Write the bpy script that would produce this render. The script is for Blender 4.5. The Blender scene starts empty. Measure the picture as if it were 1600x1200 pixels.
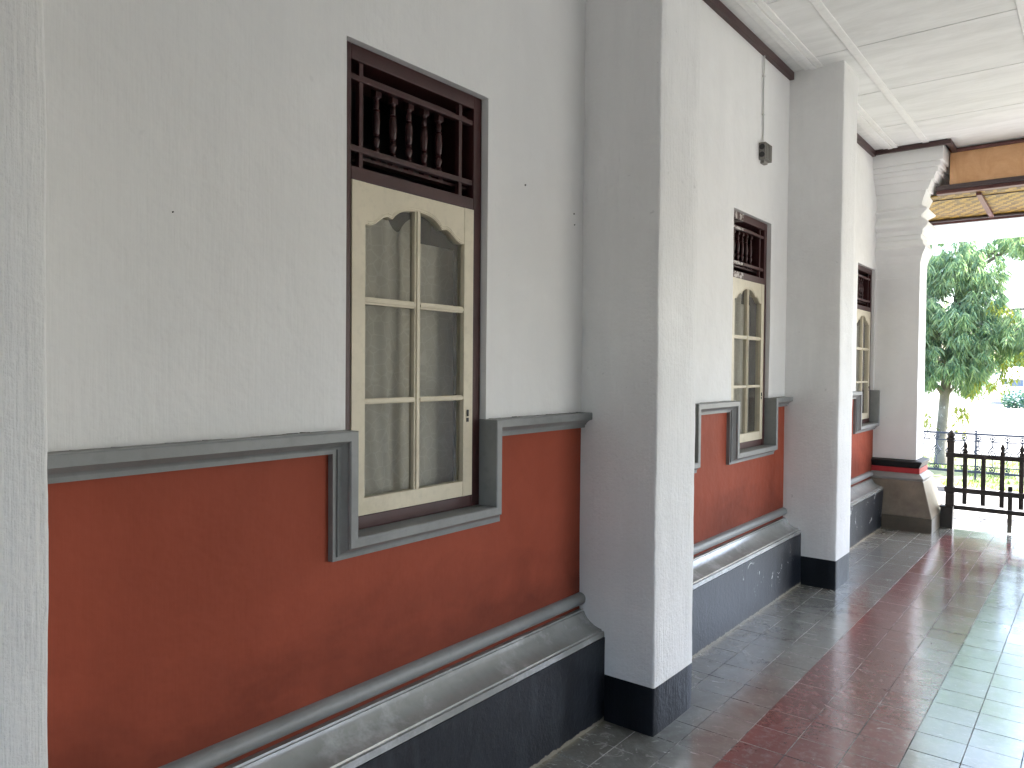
import bpy, math, random
from mathutils import Vector, noise, Matrix
R = math.radians
random.seed(7)
S = bpy.context.scene
col = S.collection

# ------------------------------------------------------------------ camera, world, sun, exposure
CAMZ = 1.6455
cam_d = bpy.data.cameras.new('camera'); cam = bpy.data.objects.new('camera', cam_d); col.objects.link(cam)
cam_d.sensor_fit = 'HORIZONTAL'; cam_d.sensor_width = 36.0; cam_d.lens = 36.0*1178.11/1600
cam_d.clip_start = 0.02; cam_d.clip_end = 2000
_a, _b, _r = R(38.2043), R(-1.248), R(0.4752)
F = Vector((-math.sin(_a)*math.cos(_b), math.cos(_a)*math.cos(_b), math.sin(_b)))
R0 = Vector((math.cos(_a), math.sin(_a), 0)); U0 = R0.cross(F)
RR = R0*math.cos(_r)+U0*math.sin(_r); UU = -R0*math.sin(_r)+U0*math.cos(_r)
cam.matrix_world = Matrix(((RR.x, UU.x, -F.x, 0), (RR.y, UU.y, -F.y, 0), (RR.z, UU.z, -F.z, CAMZ), (0, 0, 0, 1)))
S.camera = cam

SUN_EL, SUN_AZ = 58.0, (0.80, 0.60)        # direction towards the sun in the ground plane
w = bpy.data.worlds.new('World'); S.world = w; w.use_nodes = True
nt = w.node_tree; nt.nodes.clear()
sky = nt.nodes.new('ShaderNodeTexSky'); sky.sky_type = 'NISHITA'; sky.sun_disc = False
sky.sun_elevation = R(SUN_EL); sky.sun_rotation = math.atan2(SUN_AZ[0], SUN_AZ[1])
sky.air_density = 1.0; sky.dust_density = 3.0; sky.ozone_density = 1.0
bg = nt.nodes.new('ShaderNodeBackground'); bg.inputs[1].default_value = 0.15
out = nt.nodes.new('ShaderNodeOutputWorld')
nt.links.new(sky.outputs[0], bg.inputs[0]); nt.links.new(bg.outputs[0], out.inputs[0])
sd = bpy.data.lights.new('sun', 'SUN'); sd.energy = 4.5; sd.angle = R(0.5); sd.color = (1.0, 0.955, 0.90)
sun = bpy.data.objects.new('sun', sd); col.objects.link(sun)
_n = math.hypot(*SUN_AZ)
sv = Vector((SUN_AZ[0]/_n*math.cos(R(SUN_EL)), SUN_AZ[1]/_n*math.cos(R(SUN_EL)), math.sin(R(SUN_EL))))
sun.rotation_euler = sv.to_track_quat('Z', 'Y').to_euler(); sun.location = (20, 20, 30)
S.view_settings.view_transform = 'Standard'; S.view_settings.look = 'None'
S.view_settings.gamma = 1.0; S.view_settings.exposure = 3.32
S.cycles.max_bounces = 14; S.cycles.diffuse_bounces = 8; S.cycles.glossy_bounces = 6
S.cycles.transparent_max_bounces = 24; S.cycles.transmission_bounces = 8
S.cycles.sample_clamp_indirect = 12.0
S.cycles.caustics_reflective = False; S.cycles.caustics_refractive = False

# ------------------------------------------------------------------ node helpers
class NM:
    def __init__(s, name):
        s.m = bpy.data.materials.new(name); s.m.use_nodes = True
        s.t = s.m.node_tree; s.t.nodes.clear(); s.o = s.n('ShaderNodeOutputMaterial')
        s.tc = None
    def n(s, k, **kw):
        q = s.t.nodes.new(k)
        for a, b in kw.items(): setattr(q, a, b)
        return q
    def l(s, a, b): s.t.links.new(a, b)
    def setin(s, q, i, v):
        if v is None: return
        if hasattr(v, 'links') or isinstance(v, bpy.types.NodeSocket): s.l(v, q.inputs[i])
        else: q.inputs[i].default_value = v
    def obj(s):
        if not s.tc: s.tc = s.n('ShaderNodeTexCoord')
        return s.tc.outputs['Object']
    def mapping(s, scale=(1, 1, 1), loc=(0, 0, 0), src=None):
        q = s.n('ShaderNodeMapping'); s.l(src or s.obj(), q.inputs[0])
        q.inputs['Scale'].default_value = scale; q.inputs['Location'].default_value = loc
        return q.outputs[0]
    def noise(s, vec, scale, detail=4, rough=0.5, dist=0.0):
        q = s.n('ShaderNodeTexNoise'); s.l(vec, q.inputs['Vector'])
        q.inputs['Scale'].default_value = scale; q.inputs['Detail'].default_value = detail
        q.inputs['Roughness'].default_value = rough; q.inputs['Distortion'].default_value = dist
        return q.outputs[0]
    def ramp(s, v, a, b, c0=(0, 0, 0, 1), c1=(1, 1, 1, 1)):
        q = s.n('ShaderNodeValToRGB'); s.l(v, q.inputs[0])
        q.color_ramp.elements[0].position = a; q.color_ramp.elements[1].position = b
        q.color_ramp.elements[0].color = c0; q.color_ramp.elements[1].color = c1
        return q.outputs[0]
    def mix(s, f, a, b):
        q = s.n('ShaderNodeMix', data_type='RGBA')
        s.setin(q, 0, f)
        for i, v in ((6, a), (7, b)):
            if isinstance(v, tuple) and len(v) == 3: v = (*v, 1)
            s.setin(q, i, v)
        return q.outputs[2]
    def math(s, op, a, b=None, c=None):
        q = s.n('ShaderNodeMath', operation=op)
        s.setin(q, 0, a)
        if b is not None: s.setin(q, 1, b)
        if c is not None: s.setin(q, 2, c)
        return q.outputs[0]
    def bump(s, h, strength, dist, normal=None):
        q = s.n('ShaderNodeBump'); q.inputs['Strength'].default_value = strength
        q.inputs['Distance'].default_value = dist; s.l(h, q.inputs['Height'])
        if normal is not None: s.l(normal, q.inputs['Normal'])
        return q.outputs[0]
    def pbr(s, color, rough=0.6, normal=None, spec=0.5, metallic=0.0, coat=0.0):
        q = s.n('ShaderNodeBsdfPrincipled')
        if isinstance(color, tuple) and len(color) == 3: color = (*color, 1)
        s.setin(q, 'Base Color', color); s.setin(q, 'Roughness', rough)
        q.inputs['Specular IOR Level'].default_value = spec; q.inputs['Metallic'].default_value = metallic
        q.inputs['Coat Weight'].default_value = coat
        if normal is not None: s.l(normal, q.inputs['Normal'])
        return q.outputs[0]
    def done(s, sh): s.l(sh, s.o.inputs[0]); return s.m

def c3(c, k): return (c[0]*k, c[1]*k, c[2]*k)

def plaster(name, c, rough=0.75, var=0.10, coarse=0.5, stain=None, spec=0.25, pits=False, cracks=0.0, grime=None, streakw=.6):
    m = NM(name); o = m.obj()
    big = m.noise(o, 1.3, 6, 0.65, 0.6)
    streak = m.noise(m.mapping((5, 5, 0.7)), 1.6, 4, 0.6)
    fine = m.noise(o, 60, 4, 0.65)
    brush = m.noise(m.mapping((95, 95, 5)), 1.0, 3, 0.6)
    lump = m.noise(o, 9, 3, 0.5)
    colr = m.mix(m.ramp(big, .3, .72), c3(c, 1-var), c3(c, 1+var*0.35))
    colr = m.mix(m.math('MULTIPLY', m.ramp(streak, .42, .72), streakw), colr, stain or c3(c, 1-var*1.3))
    pit = m.ramp(m.noise(o, 23, 2, 0.5, 0.3), .74, .78)
    colr = m.mix(m.math('MULTIPLY', pit, 0.35 if pits else 0.12), colr, c3(c, 0.45))
    patchy = m.noise(m.mapping((1, .8, 1.3), (4, 2, 7)), .9, 3, .5, 1.5)
    colr = m.mix(m.math('MULTIPLY', m.ramp(patchy, .50, .56), .30), colr, c3(c, 1-var*.9))
    if cracks:
        v = m.n('ShaderNodeTexVoronoi'); v.feature = 'DISTANCE_TO_EDGE'; v.inputs['Scale'].default_value = 1.3
        dm = m.n('ShaderNodeVectorMath', operation='MULTIPLY_ADD'); nz = m.n('ShaderNodeTexNoise'); m.l(o, nz.inputs[0]); nz.inputs['Scale'].default_value = 3.2; nz.inputs['Detail'].default_value = 8
        m.l(nz.outputs[1], dm.inputs[0]); dm.inputs[1].default_value = (.55, .55, .55); m.l(o, dm.inputs[2]); m.l(dm.outputs[0], v.inputs[0])
        k = m.math('MULTIPLY', m.math('LESS_THAN', v.outputs[0], .0035), m.ramp(m.noise(o, .9, 3, .5), .56, .62))
        colr = m.mix(m.math('MULTIPLY', k, cracks), colr, c3(c, .55))
    if grime:
        sp = m.n('ShaderNodeSeparateXYZ'); m.l(o, sp.inputs[0])
        zz = m.math('ADD', sp.outputs[2], m.math('MULTIPLY', m.noise(m.mapping((1, 1, 1.6)), 1.7, 5, .6, .6), -.75))
        mr = m.n('ShaderNodeMapRange'); m.l(zz, mr.inputs[0])
        for i, q in ((1, grime[0]), (2, grime[1]), (3, grime[2]), (4, 0.0)): mr.inputs[i].default_value = q
        colr = m.mix(mr.outputs[0], colr, grime[3])
    h = m.math('ADD', m.math('MULTIPLY', brush, 0.55*coarse), m.math('MULTIPLY', fine, 0.5*coarse))
    n1 = m.bump(lump, 0.45, 0.014)
    n2 = m.bump(h, 0.7, 0.008, n1)
    return m.done(m.pbr(colr, rough, n2, spec))

def paint(name, c, rough=0.45, chips=None, chip_thr=0.72, var=0.12, scale=30, spec=0.4, bumpd=0.002, stretch=(1, 1, 1), patch=None, patch_thr=.62):
    m = NM(name); o = m.mapping(stretch)
    n = m.noise(o, 4, 5, 0.6); f = m.noise(o, scale, 4, 0.6)
    colr = m.mix(m.ramp(n, .3, .7), c3(c, 1-var), c3(c, 1+var))
    colr = m.mix(m.math('MULTIPLY', m.ramp(f, .5, .75), 0.35), colr, c3(c, 0.7))
    if patch:
        p = m.noise(m.obj(), 2.1, 6, 0.75)
        colr = m.mix(m.math('MULTIPLY', m.ramp(p, patch_thr, patch_thr+.12), 0.5), colr, patch)
    if chips:
        k = m.ramp(m.noise(m.obj(), 13, 6, 0.75, 0.6), chip_thr, chip_thr+0.02)
        colr = m.mix(k, colr, chips)
    return m.done(m.pbr(colr, rough, m.bump(f, 0.4, bumpd), spec))

M = {}
M['white'] = plaster('white plaster', (.805, .805, .80), var=.07, coarse=.30, streakw=.35)
M['pillar_white'] = plaster('pillar plaster', (.805, .805, .80), var=.10, coarse=1.3, pits=True)
M['red'] = plaster('red dado paint', (.350, .084, .049), rough=.55, var=.20, coarse=.12, stain=(.25, .054, .032), spec=.07, streakw=.18, grime=(.17, .48, .7, (.125, .033, .022)))
M['grey_paint'] = paint('grey moulding paint', (.225, .235, .235), .42, var=.12, patch=(.34, .35, .34), stretch=(1, 1, 1))
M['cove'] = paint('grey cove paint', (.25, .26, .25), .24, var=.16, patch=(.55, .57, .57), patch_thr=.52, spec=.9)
M['black_paint'] = plaster('black plinth paint', (.006, .0075, .011), rough=.42, var=.35, coarse=.8, stain=(.016, .019, .024), spec=.22)
def plinth_mat():
    m = NM('chipped black plinth'); o = m.obj()
    big = m.noise(o, 3, 5, .6)
    colr = m.mix(m.ramp(big, .3, .7), (.006, .0075, .011), (.014, .017, .023))
    st = m.noise(m.mapping((6, 6, 1)), 3, 4, .6)
    colr = m.mix(m.math('MULTIPLY', m.ramp(st, .5, .8), .5), colr, (.055, .063, .073))
    sep = m.n('ShaderNodeSeparateXYZ'); m.l(o, sep.inputs[0])
    # chips only on the stretch beside the second and third bays
    zone = m.math('MULTIPLY', m.math('GREATER_THAN', sep.outputs[1], 4.7), m.math('GREATER_THAN', sep.outputs[2], .12))
    k = m.math('MULTIPLY', m.ramp(m.noise(m.mapping((1, 1, .8)), 6.5, 7, .78, .9), .615, .63), zone)
    colr = m.mix(k, colr, (.62, .63, .62))
    # greyish dust line along the foot and the bare strip under the cove
    foot = m.math('MULTIPLY', m.math('LESS_THAN', m.math('ADD', sep.outputs[2], m.math('MULTIPLY', m.noise(o, 30, 3, .6), -.03)), .002), 1.0)
    colr = m.mix(foot, colr, (.22, .20, .16))
    f = m.noise(o, 45, 4, .6)
    n = m.bump(k, -.6, .004, m.bump(f, .5, .004))
    return m.done(m.pbr(colr, .40, n, .28))
M['plinth'] = plinth_mat()
M['maroon'] = paint('maroon wood paint', (.048, .015, .015), .38, chips=(.45, .42, .38), chip_thr=.80, var=.25, stretch=(1, 1, 1), bumpd=.0015)
def worn():
    m = NM('peeling maroon paint'); o = m.obj()
    sep = m.n('ShaderNodeSeparateXYZ'); m.l(o, sep.inputs[0])
    z = m.math('MULTIPLY', m.math('GREATER_THAN', sep.outputs[2], 2.27), m.math('LESS_THAN', sep.outputs[1], 5.10))
    k = m.math('MULTIPLY', m.ramp(m.noise(o, 24, 6, .75, .5), .46, .50), z)
    colr = m.mix(k, m.mix(m.noise(o, 5, 4, .6), (.042, .012, .012), (.07, .022, .022)), (.50, .47, .44))
    return m.done(m.pbr(colr, .45, m.bump(k, .4, .002), .4))
M['maroon_worn'] = worn()
M['maroon_trim'] = paint('maroon cornice paint', (.060, .030, .029), .45, var=.2)
M['cream'] = paint('cream window paint', (.65, .59, .455), .42, chips=(.16, .12, .08), chip_thr=.715, var=.07, patch=(.48, .43, .30), patch_thr=.6, bumpd=.001)
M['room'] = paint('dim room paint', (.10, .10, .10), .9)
M['stone'] = paint('polished brown stone', (.165, .138, .105), .38, chips=(.42, .38, .32), chip_thr=.70, var=.35, patch=(.27, .25, .21), patch_thr=.56)
M['stone_dark'] = paint('polished dark brown stone', (.085, .070, .052), .38, chips=(.42, .38, .32), chip_thr=.72, var=.35, patch=(.16, .14, .11), patch_thr=.6)
M['slab_grey'] = paint('grey ledge paint', (.26, .26, .25), .5)
M['band_red'] = paint('red band paint', (.40, .03, .035), .5)
M['band_black'] = paint('black band paint', (.012, .013, .015), .5)
M['gate'] = paint('dark gate paint', (.030, .026, .022), .5, var=.3, chips=(.25, .23, .2), chip_thr=.82)
M['iron'] = paint('blue grey iron paint', (.028, .036, .062), .5)
M['ceil'] = None
def ceiling_mat():
    m = NM('white ceiling board'); o = m.obj()
    a = m.noise(m.mapping((1.2, 4, 1)), 1.5, 6, .65, .6); b = m.noise(o, 18, 3, .6)
    colr = m.mix(m.ramp(a, .40, .72), (.78, .785, .78), (.66, .665, .655))
    return m.done(m.pbr(colr, .7, m.bump(b, .25, .004, m.bump(a, .3, .012)), .2))
M['ceil'] = ceiling_mat()
M['batten'] = paint('white batten paint', (.80, .80, .79), .6, var=.04)
M['groove'] = paint('dark ceiling groove', (.10, .10, .11), .8)
def ply():
    m = NM('orange plywood'); o = m.obj()
    g = m.noise(m.mapping((2, 1, 1.2)), 2.2, 6, .7, 1.2); f = m.noise(m.mapping((9, 1, 60)), 1.5, 3, .6)
    colr = m.mix(m.ramp(g, .3, .75), (.58, .30, .13), (.78, .48, .26))
    colr = m.mix(m.math('MULTIPLY', f, .25), colr, (.38, .17, .07))
    return m.done(m.pbr(colr, .35, None, .4))
M['ply'] = ply()
def bamboo():
    m = NM('woven bamboo'); o = m.obj()
    sep = m.n('ShaderNodeSeparateXYZ'); m.l(o, sep.inputs[0])
    def fr(v, k, off=0): return m.math('FRACT', m.math('ADD', m.math('MULTIPLY', v, k), off))
    # herringbone: strips run along X or Y in diagonal steps
    ix = m.math('FLOOR', m.math('MULTIPLY', sep.outputs[0], 30)); iy = m.math('FLOOR', m.math('MULTIPLY', sep.outputs[1], 22))
    d = m.math('MODULO', m.math('ADD', m.math('ADD', ix, iy), 4000), 4)
    sel = m.math('GREATER_THAN', d, 1.5)
    rnd = m.n('ShaderNodeTexWhiteNoise', noise_dimensions='2D')
    cv = m.n('ShaderNodeCombineXYZ'); m.l(ix, cv.inputs[0]); m.l(iy, cv.inputs[1]); m.l(cv.outputs[0], rnd.inputs[0])
    colr = m.mix(sel, (.085, .042, .004), (.26, .15, .018))
    colr = m.mix(m.math('MULTIPLY', rnd.outputs[0], .5), colr, (.36, .225, .035))
    gap = m.math('GREATER_THAN', rnd.outputs[0], .86)
    colr = m.mix(m.math('MULTIPLY', gap, .8), colr, (.10, .06, .02))
    return m.done(m.pbr(colr, .5, m.bump(m.math('ADD', sel, rnd.outputs[0]), .6, .004), .3))
M['bamboo'] = bamboo()
M['timber'] = paint('dark red timber', (.13, .055, .05), .5, var=.2)
M['timber_grey'] = paint('weathered dark timber', (.075, .055, .055), .6, var=.25)
M['plastic'] = paint('grey plastic', (.22, .21, .19), .45, scale=60)
M['socket'] = paint('dark socket', (.035, .035, .035), .4)
M['conduit'] = paint('white conduit', (.58, .58, .56), .5)
def floor_mat():
    m = NM('polished cement tiles'); o = m.obj()
    sep = m.n('ShaderNodeSeparateXYZ'); m.l(o, sep.inputs[0]); X, Y = sep.outputs[0], sep.outputs[1]
    tx = m.math('FLOOR', m.math('DIVIDE', m.math('ADD', X, 1.245+20), .2)); ty = m.math('FLOOR', m.math('DIVIDE', m.math('ADD', Y, -.03+20), .2))
    cv = m.n('ShaderNodeCombineXYZ'); m.l(tx, cv.inputs[0]); m.l(ty, cv.inputs[1])
    wn = m.n('ShaderNodeTexWhiteNoise', noise_dimensions='2D'); m.l(cv.outputs[0], wn.inputs[0])
    def band(v, a, b): return m.math('MULTIPLY', m.math('GREATER_THAN', v, a), m.math('LESS_THAN', v, b))
    red = m.math('MULTIPLY', band(X, -1.245, 3.4), band(Y, -9, 8.63))
    inner = m.math('MULTIPLY', band(X, -.645, 9), band(Y, -9, 7.63))
    red = m.math('SUBTRACT', red, m.math('MULTIPLY', inner, red))
    wear = m.noise(o, 2.2, 6, .7, .5); fine = m.noise(o, 26, 5, .7)
    smear = m.noise(m.mapping((1, 2.4, 1)), 9, 5, .7, 1.0)
    grey = m.mix(m.ramp(wear, .3, .7), (.18, .19, .178), (.30, .31, .295))
    redc = m.mix(m.ramp(wear, .3, .7), (.170, .054, .054), (.265, .110, .108))
    colr = m.mix(red, grey, redc)
    colr = m.mix(m.math('MULTIPLY', wn.outputs[0], .30), colr, m.mix(red, (.24, .24, .215), (.12, .040, .040)))
    colr = m.mix(m.math('MULTIPLY', m.ramp(fine, .5, .72), .35), colr, (.46, .455, .43))
    colr = m.mix(m.math('MULTIPLY', m.ramp(smear, .62, .70), .35), colr, (.58, .57, .55))
    spots = m.math('MAXIMUM', m.ramp(m.noise(o, 60, 2, .5, .2), .735, .75), m.ramp(m.noise(m.mapping((1, 1.6, 1)), 11, 7, .82, 1.4), .665, .68))
    colr = m.mix(m.math('MULTIPLY', spots, .7), colr, (.46, .45, .43))
    # dusty brown, worn strip along the foot of the wall
    dustd = m.math('ADD', X, m.math('MULTIPLY', m.noise(o, 5, 5, .7), .35))
    def fall(v, a, b):
        q = m.n('ShaderNodeMapRange'); m.l(v, q.inputs[0])
        for i, k in ((1, a), (2, b), (3, 1.0), (4, 0.0)): q.inputs[i].default_value = k
        return q.outputs[0]
    dust = fall(dustd, -1.60, -1.38)
    edge = fall(m.math('ADD', X, m.math('MULTIPLY', m.noise(o, 20, 4, .7), .06)), -1.775, -1.755)
    colr = m.mix(m.math('MULTIPLY', dust, .5), colr, (.23, .205, .165))
    colr = m.mix(m.math('MULTIPLY', edge, .8), colr, (.27, .24, .18))
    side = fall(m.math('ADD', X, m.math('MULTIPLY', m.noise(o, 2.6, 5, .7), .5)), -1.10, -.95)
    side = m.math('MULTIPLY', side, m.math('ADD', .25, m.math('MULTIPLY', fall(Y, 4.6, 7.4), .75)))  # dirt thins toward the far end, partly painting in brighter grazing reflections there
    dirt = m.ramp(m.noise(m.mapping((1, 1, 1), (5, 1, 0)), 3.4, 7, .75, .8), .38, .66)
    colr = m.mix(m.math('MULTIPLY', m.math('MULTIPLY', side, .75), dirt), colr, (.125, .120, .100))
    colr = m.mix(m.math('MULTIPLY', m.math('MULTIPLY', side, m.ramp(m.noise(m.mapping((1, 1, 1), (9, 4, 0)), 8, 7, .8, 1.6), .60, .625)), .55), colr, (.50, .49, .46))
    # grout joints: mostly dark, here and there filled with pale dust
    def joint(v, off):
        f = m.math('FRACT', m.math('DIVIDE', m.math('ADD', v, off), .2))
        return m.math('MULTIPLY', m.math('MINIMUM', f, m.math('SUBTRACT', 1.0, f)), .2)
    jd = m.math('MINIMUM', joint(X, 21.245), joint(Y, 19.97))
    jw = m.math('ADD', m.math('MULTIPLY', m.noise(o, 14, 4, .7), .0050), -.0003)
    jm = m.math('LESS_THAN', jd, jw)
    jc = m.mix(m.ramp(m.noise(m.mapping((1, 1, 1), (3, 7, 0)), 3.5, 5, .75), .46, .54), (.045, .043, .038), (.42, .41, .385))
    colr = m.mix(m.math('MULTIPLY', jm, .9), colr, jc)
    # roughness: polished in the walkway, dull by the wall
    rg = m.math('ADD', m.math('MULTIPLY', m.noise(o, 3, 5, .6), .14), .06)
    rg = m.math('ADD', rg, m.math('MULTIPLY', dust, .10))
    rg = m.math('ADD', rg, m.math('MULTIPLY', m.ramp(smear, .55, .72), .12))
    rg = m.math('ADD', rg, m.math('MULTIPLY', wn.outputs[0], .05))
    rg = m.math('ADD', rg, m.math('MULTIPLY', jm, .5))
    n = m.bump(m.noise(o, 9, 4, .6), .20, .004, m.bump(fine, .22, .0008))
    q = m.n('ShaderNodeBsdfPrincipled'); m.l(colr, q.inputs['Base Color']); m.l(rg, q.inputs['Roughness'])
    q.inputs['Specular IOR Level'].default_value = 1.0; q.inputs['Coat Weight'].default_value = .8; m.l(m.math('ADD', rg, .015), q.inputs['Coat Roughness']); m.l(n, q.inputs['Coat Normal']); m.l(n, q.inputs['Normal'])
    return m.done(q.outputs[0])
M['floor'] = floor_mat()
M['grout'] = paint('tile grout', (.05, .048, .042), .9, var=.5, patch=(.38, .37, .34), patch_thr=.5)
def glass_mat():
    m = NM('dusty window glass'); o = m.obj()
    tr = m.n('ShaderNodeBsdfTransparent'); tr.inputs[0].default_value = (.93, .95, .94, 1)
    gl = m.n('ShaderNodeBsdfGlossy'); gl.inputs['Roughness'].default_value = .04
    gl.inputs[0].default_value = (1, 1, 1, 1)
    df = m.n('ShaderNodeBsdfDiffuse'); df.inputs[0].default_value = (.42, .40, .34, 1)
    nb = m.bump(m.noise(o, 2.5, 2, .5), .15, .01); m.l(nb, gl.inputs['Normal'])
    fr = m.n('ShaderNodeFresnel'); fr.inputs[0].default_value = 1.5
    a = m.n('ShaderNodeMixShader'); m.l(m.math('MULTIPLY', fr.outputs[0], 1.0), a.inputs[0]); m.l(tr.outputs[0], a.inputs[1]); m.l(gl.outputs[0], a.inputs[2])
    b = m.n('ShaderNodeMixShader'); m.l(m.math('ADD', m.math('MULTIPLY', m.ramp(m.noise(o, 5, 5, .7), .4, .8), .14), .09), b.inputs[0])
    m.l(a.outputs[0], b.inputs[1]); m.l(df.outputs[0], b.inputs[2])
    return m.done(b.outputs[0])
M['glass'] = glass_mat()
def cloth_mat():
    m = NM('beige lace curtain'); o = m.obj()
    df = m.n('ShaderNodeBsdfDiffuse'); tl = m.n('ShaderNodeBsdfTranslucent'); tr = m.n('ShaderNodeBsdfTransparent')
    v = m.n('ShaderNodeTexVoronoi'); m.l(m.mapping((1, 14, 14)), v.inputs['Vector']); v.inputs['Scale'].default_value = 1.6
    v.feature = 'DISTANCE_TO_EDGE'
    k = m.ramp(v.outputs[0], .02, .06)
    c = m.mix(k, (.90, .85, .74), (.87, .81, .69))
    m.l(c, df.inputs[0]); m.l(c, tl.inputs[0])
    a = m.n('ShaderNodeMixShader'); a.inputs[0].default_value = .25; m.l(df.outputs[0], a.inputs[1]); m.l(tl.outputs[0], a.inputs[2])
    b = m.n('ShaderNodeMixShader'); m.l(m.math('ADD', m.math('MULTIPLY', k, .05), .12), b.inputs[0]); m.l(a.outputs[0], b.inputs[1]); m.l(tr.outputs[0], b.inputs[2])
    return m.done(b.outputs[0])
M['curtain'] = cloth_mat()
def leaf_mat(name, c0, c1, trans=.45, t1=(.35, .50, .08)):
    m = NM(name)
    g = m.n('ShaderNodeNewGeometry')
    colr = m.mix(g.outputs['Random Per Island'], c0, c1)
    df = m.pbr(colr, .35, None, .6)
    tl = m.n('ShaderNodeBsdfTranslucent'); m.l(m.mix(g.outputs['Random Per Island'], c3(c0, 1.6), t1), tl.inputs[0])
    a = m.n('ShaderNodeMixShader'); a.inputs[0].default_value = trans; m.l(df, a.inputs[1]); m.l(tl.outputs[0], a.inputs[2])
    return m.done(a.outputs[0])
M['leaf'] = leaf_mat('mango leaves', (.10, .20, .125), (.38, .48, .27), .42, (.55, .72, .28))
M['leaf_young'] = leaf_mat('young leaves', (.14, .20, .02), (.30, .30, .03), .4, (.45, .42, .05))
M['leaf_far'] = leaf_mat('far leaves', (.03, .09, .07), (.07, .15, .09), .2, (.10, .2, .08))
M['grass'] = leaf_mat('grass blades', (.07, .15, .03), (.19, .24, .06), .35, (.4, .45, .1))
M['bark'] = paint('grey bark', (.20, .185, .16), .85, chips=(.48, .47, .44), chip_thr=.60, var=.4, scale=16, bumpd=.02)
M['lawn'] = paint('lawn soil', (.12, .14, .06), .95, var=.5, patch=(.22, .21, .15), patch_thr=.5)
M['pavement'] = paint('pale concrete pavement', (.20, .195, .185), .9, var=.1, bumpd=.004)
M['ground'] = paint('pale dry ground', (.19, .187, .175), .95, var=.12, bumpd=.01)
def rubble():
    m = NM('rough andesite edging'); o = m.obj()
    v = m.n('ShaderNodeTexVoronoi'); m.l(o, v.inputs['Vector']); v.inputs['Scale'].default_value = 14
    colr = m.mix(m.ramp(m.noise(o, 8, 5, .7), .42, .60), (.008, .010, .014), (.15, .15, .15))
    return m.done(m.pbr(colr, .85, m.bump(v.outputs[0], .7, .03), .3))
M['rubble'] = rubble()
def valance():
    m = NM('white translucent valance'); o = m.obj()
    df = m.n('ShaderNodeBsdfDiffuse'); df.inputs[0].default_value = (.85, .86, .86, 1)
    tl = m.n('ShaderNodeBsdfTranslucent'); tl.inputs[0].default_value = (.9, .92, .92, 1)
    a = m.n('ShaderNodeMixShader'); a.inputs[0].default_value = .6; m.l(df.outputs[0], a.inputs[1]); m.l(tl.outputs[0], a.inputs[2])
    return m.done(a.outputs[0])
M['valance'] = valance()
M['roof'] = paint('clay roof', (.22, .09, .06), .8)
M['far_white'] = paint('far white paint', (.75, .76, .76), .8)
M['far_blue'] = paint('far window blue', (.12, .17, .26), .3)

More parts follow.
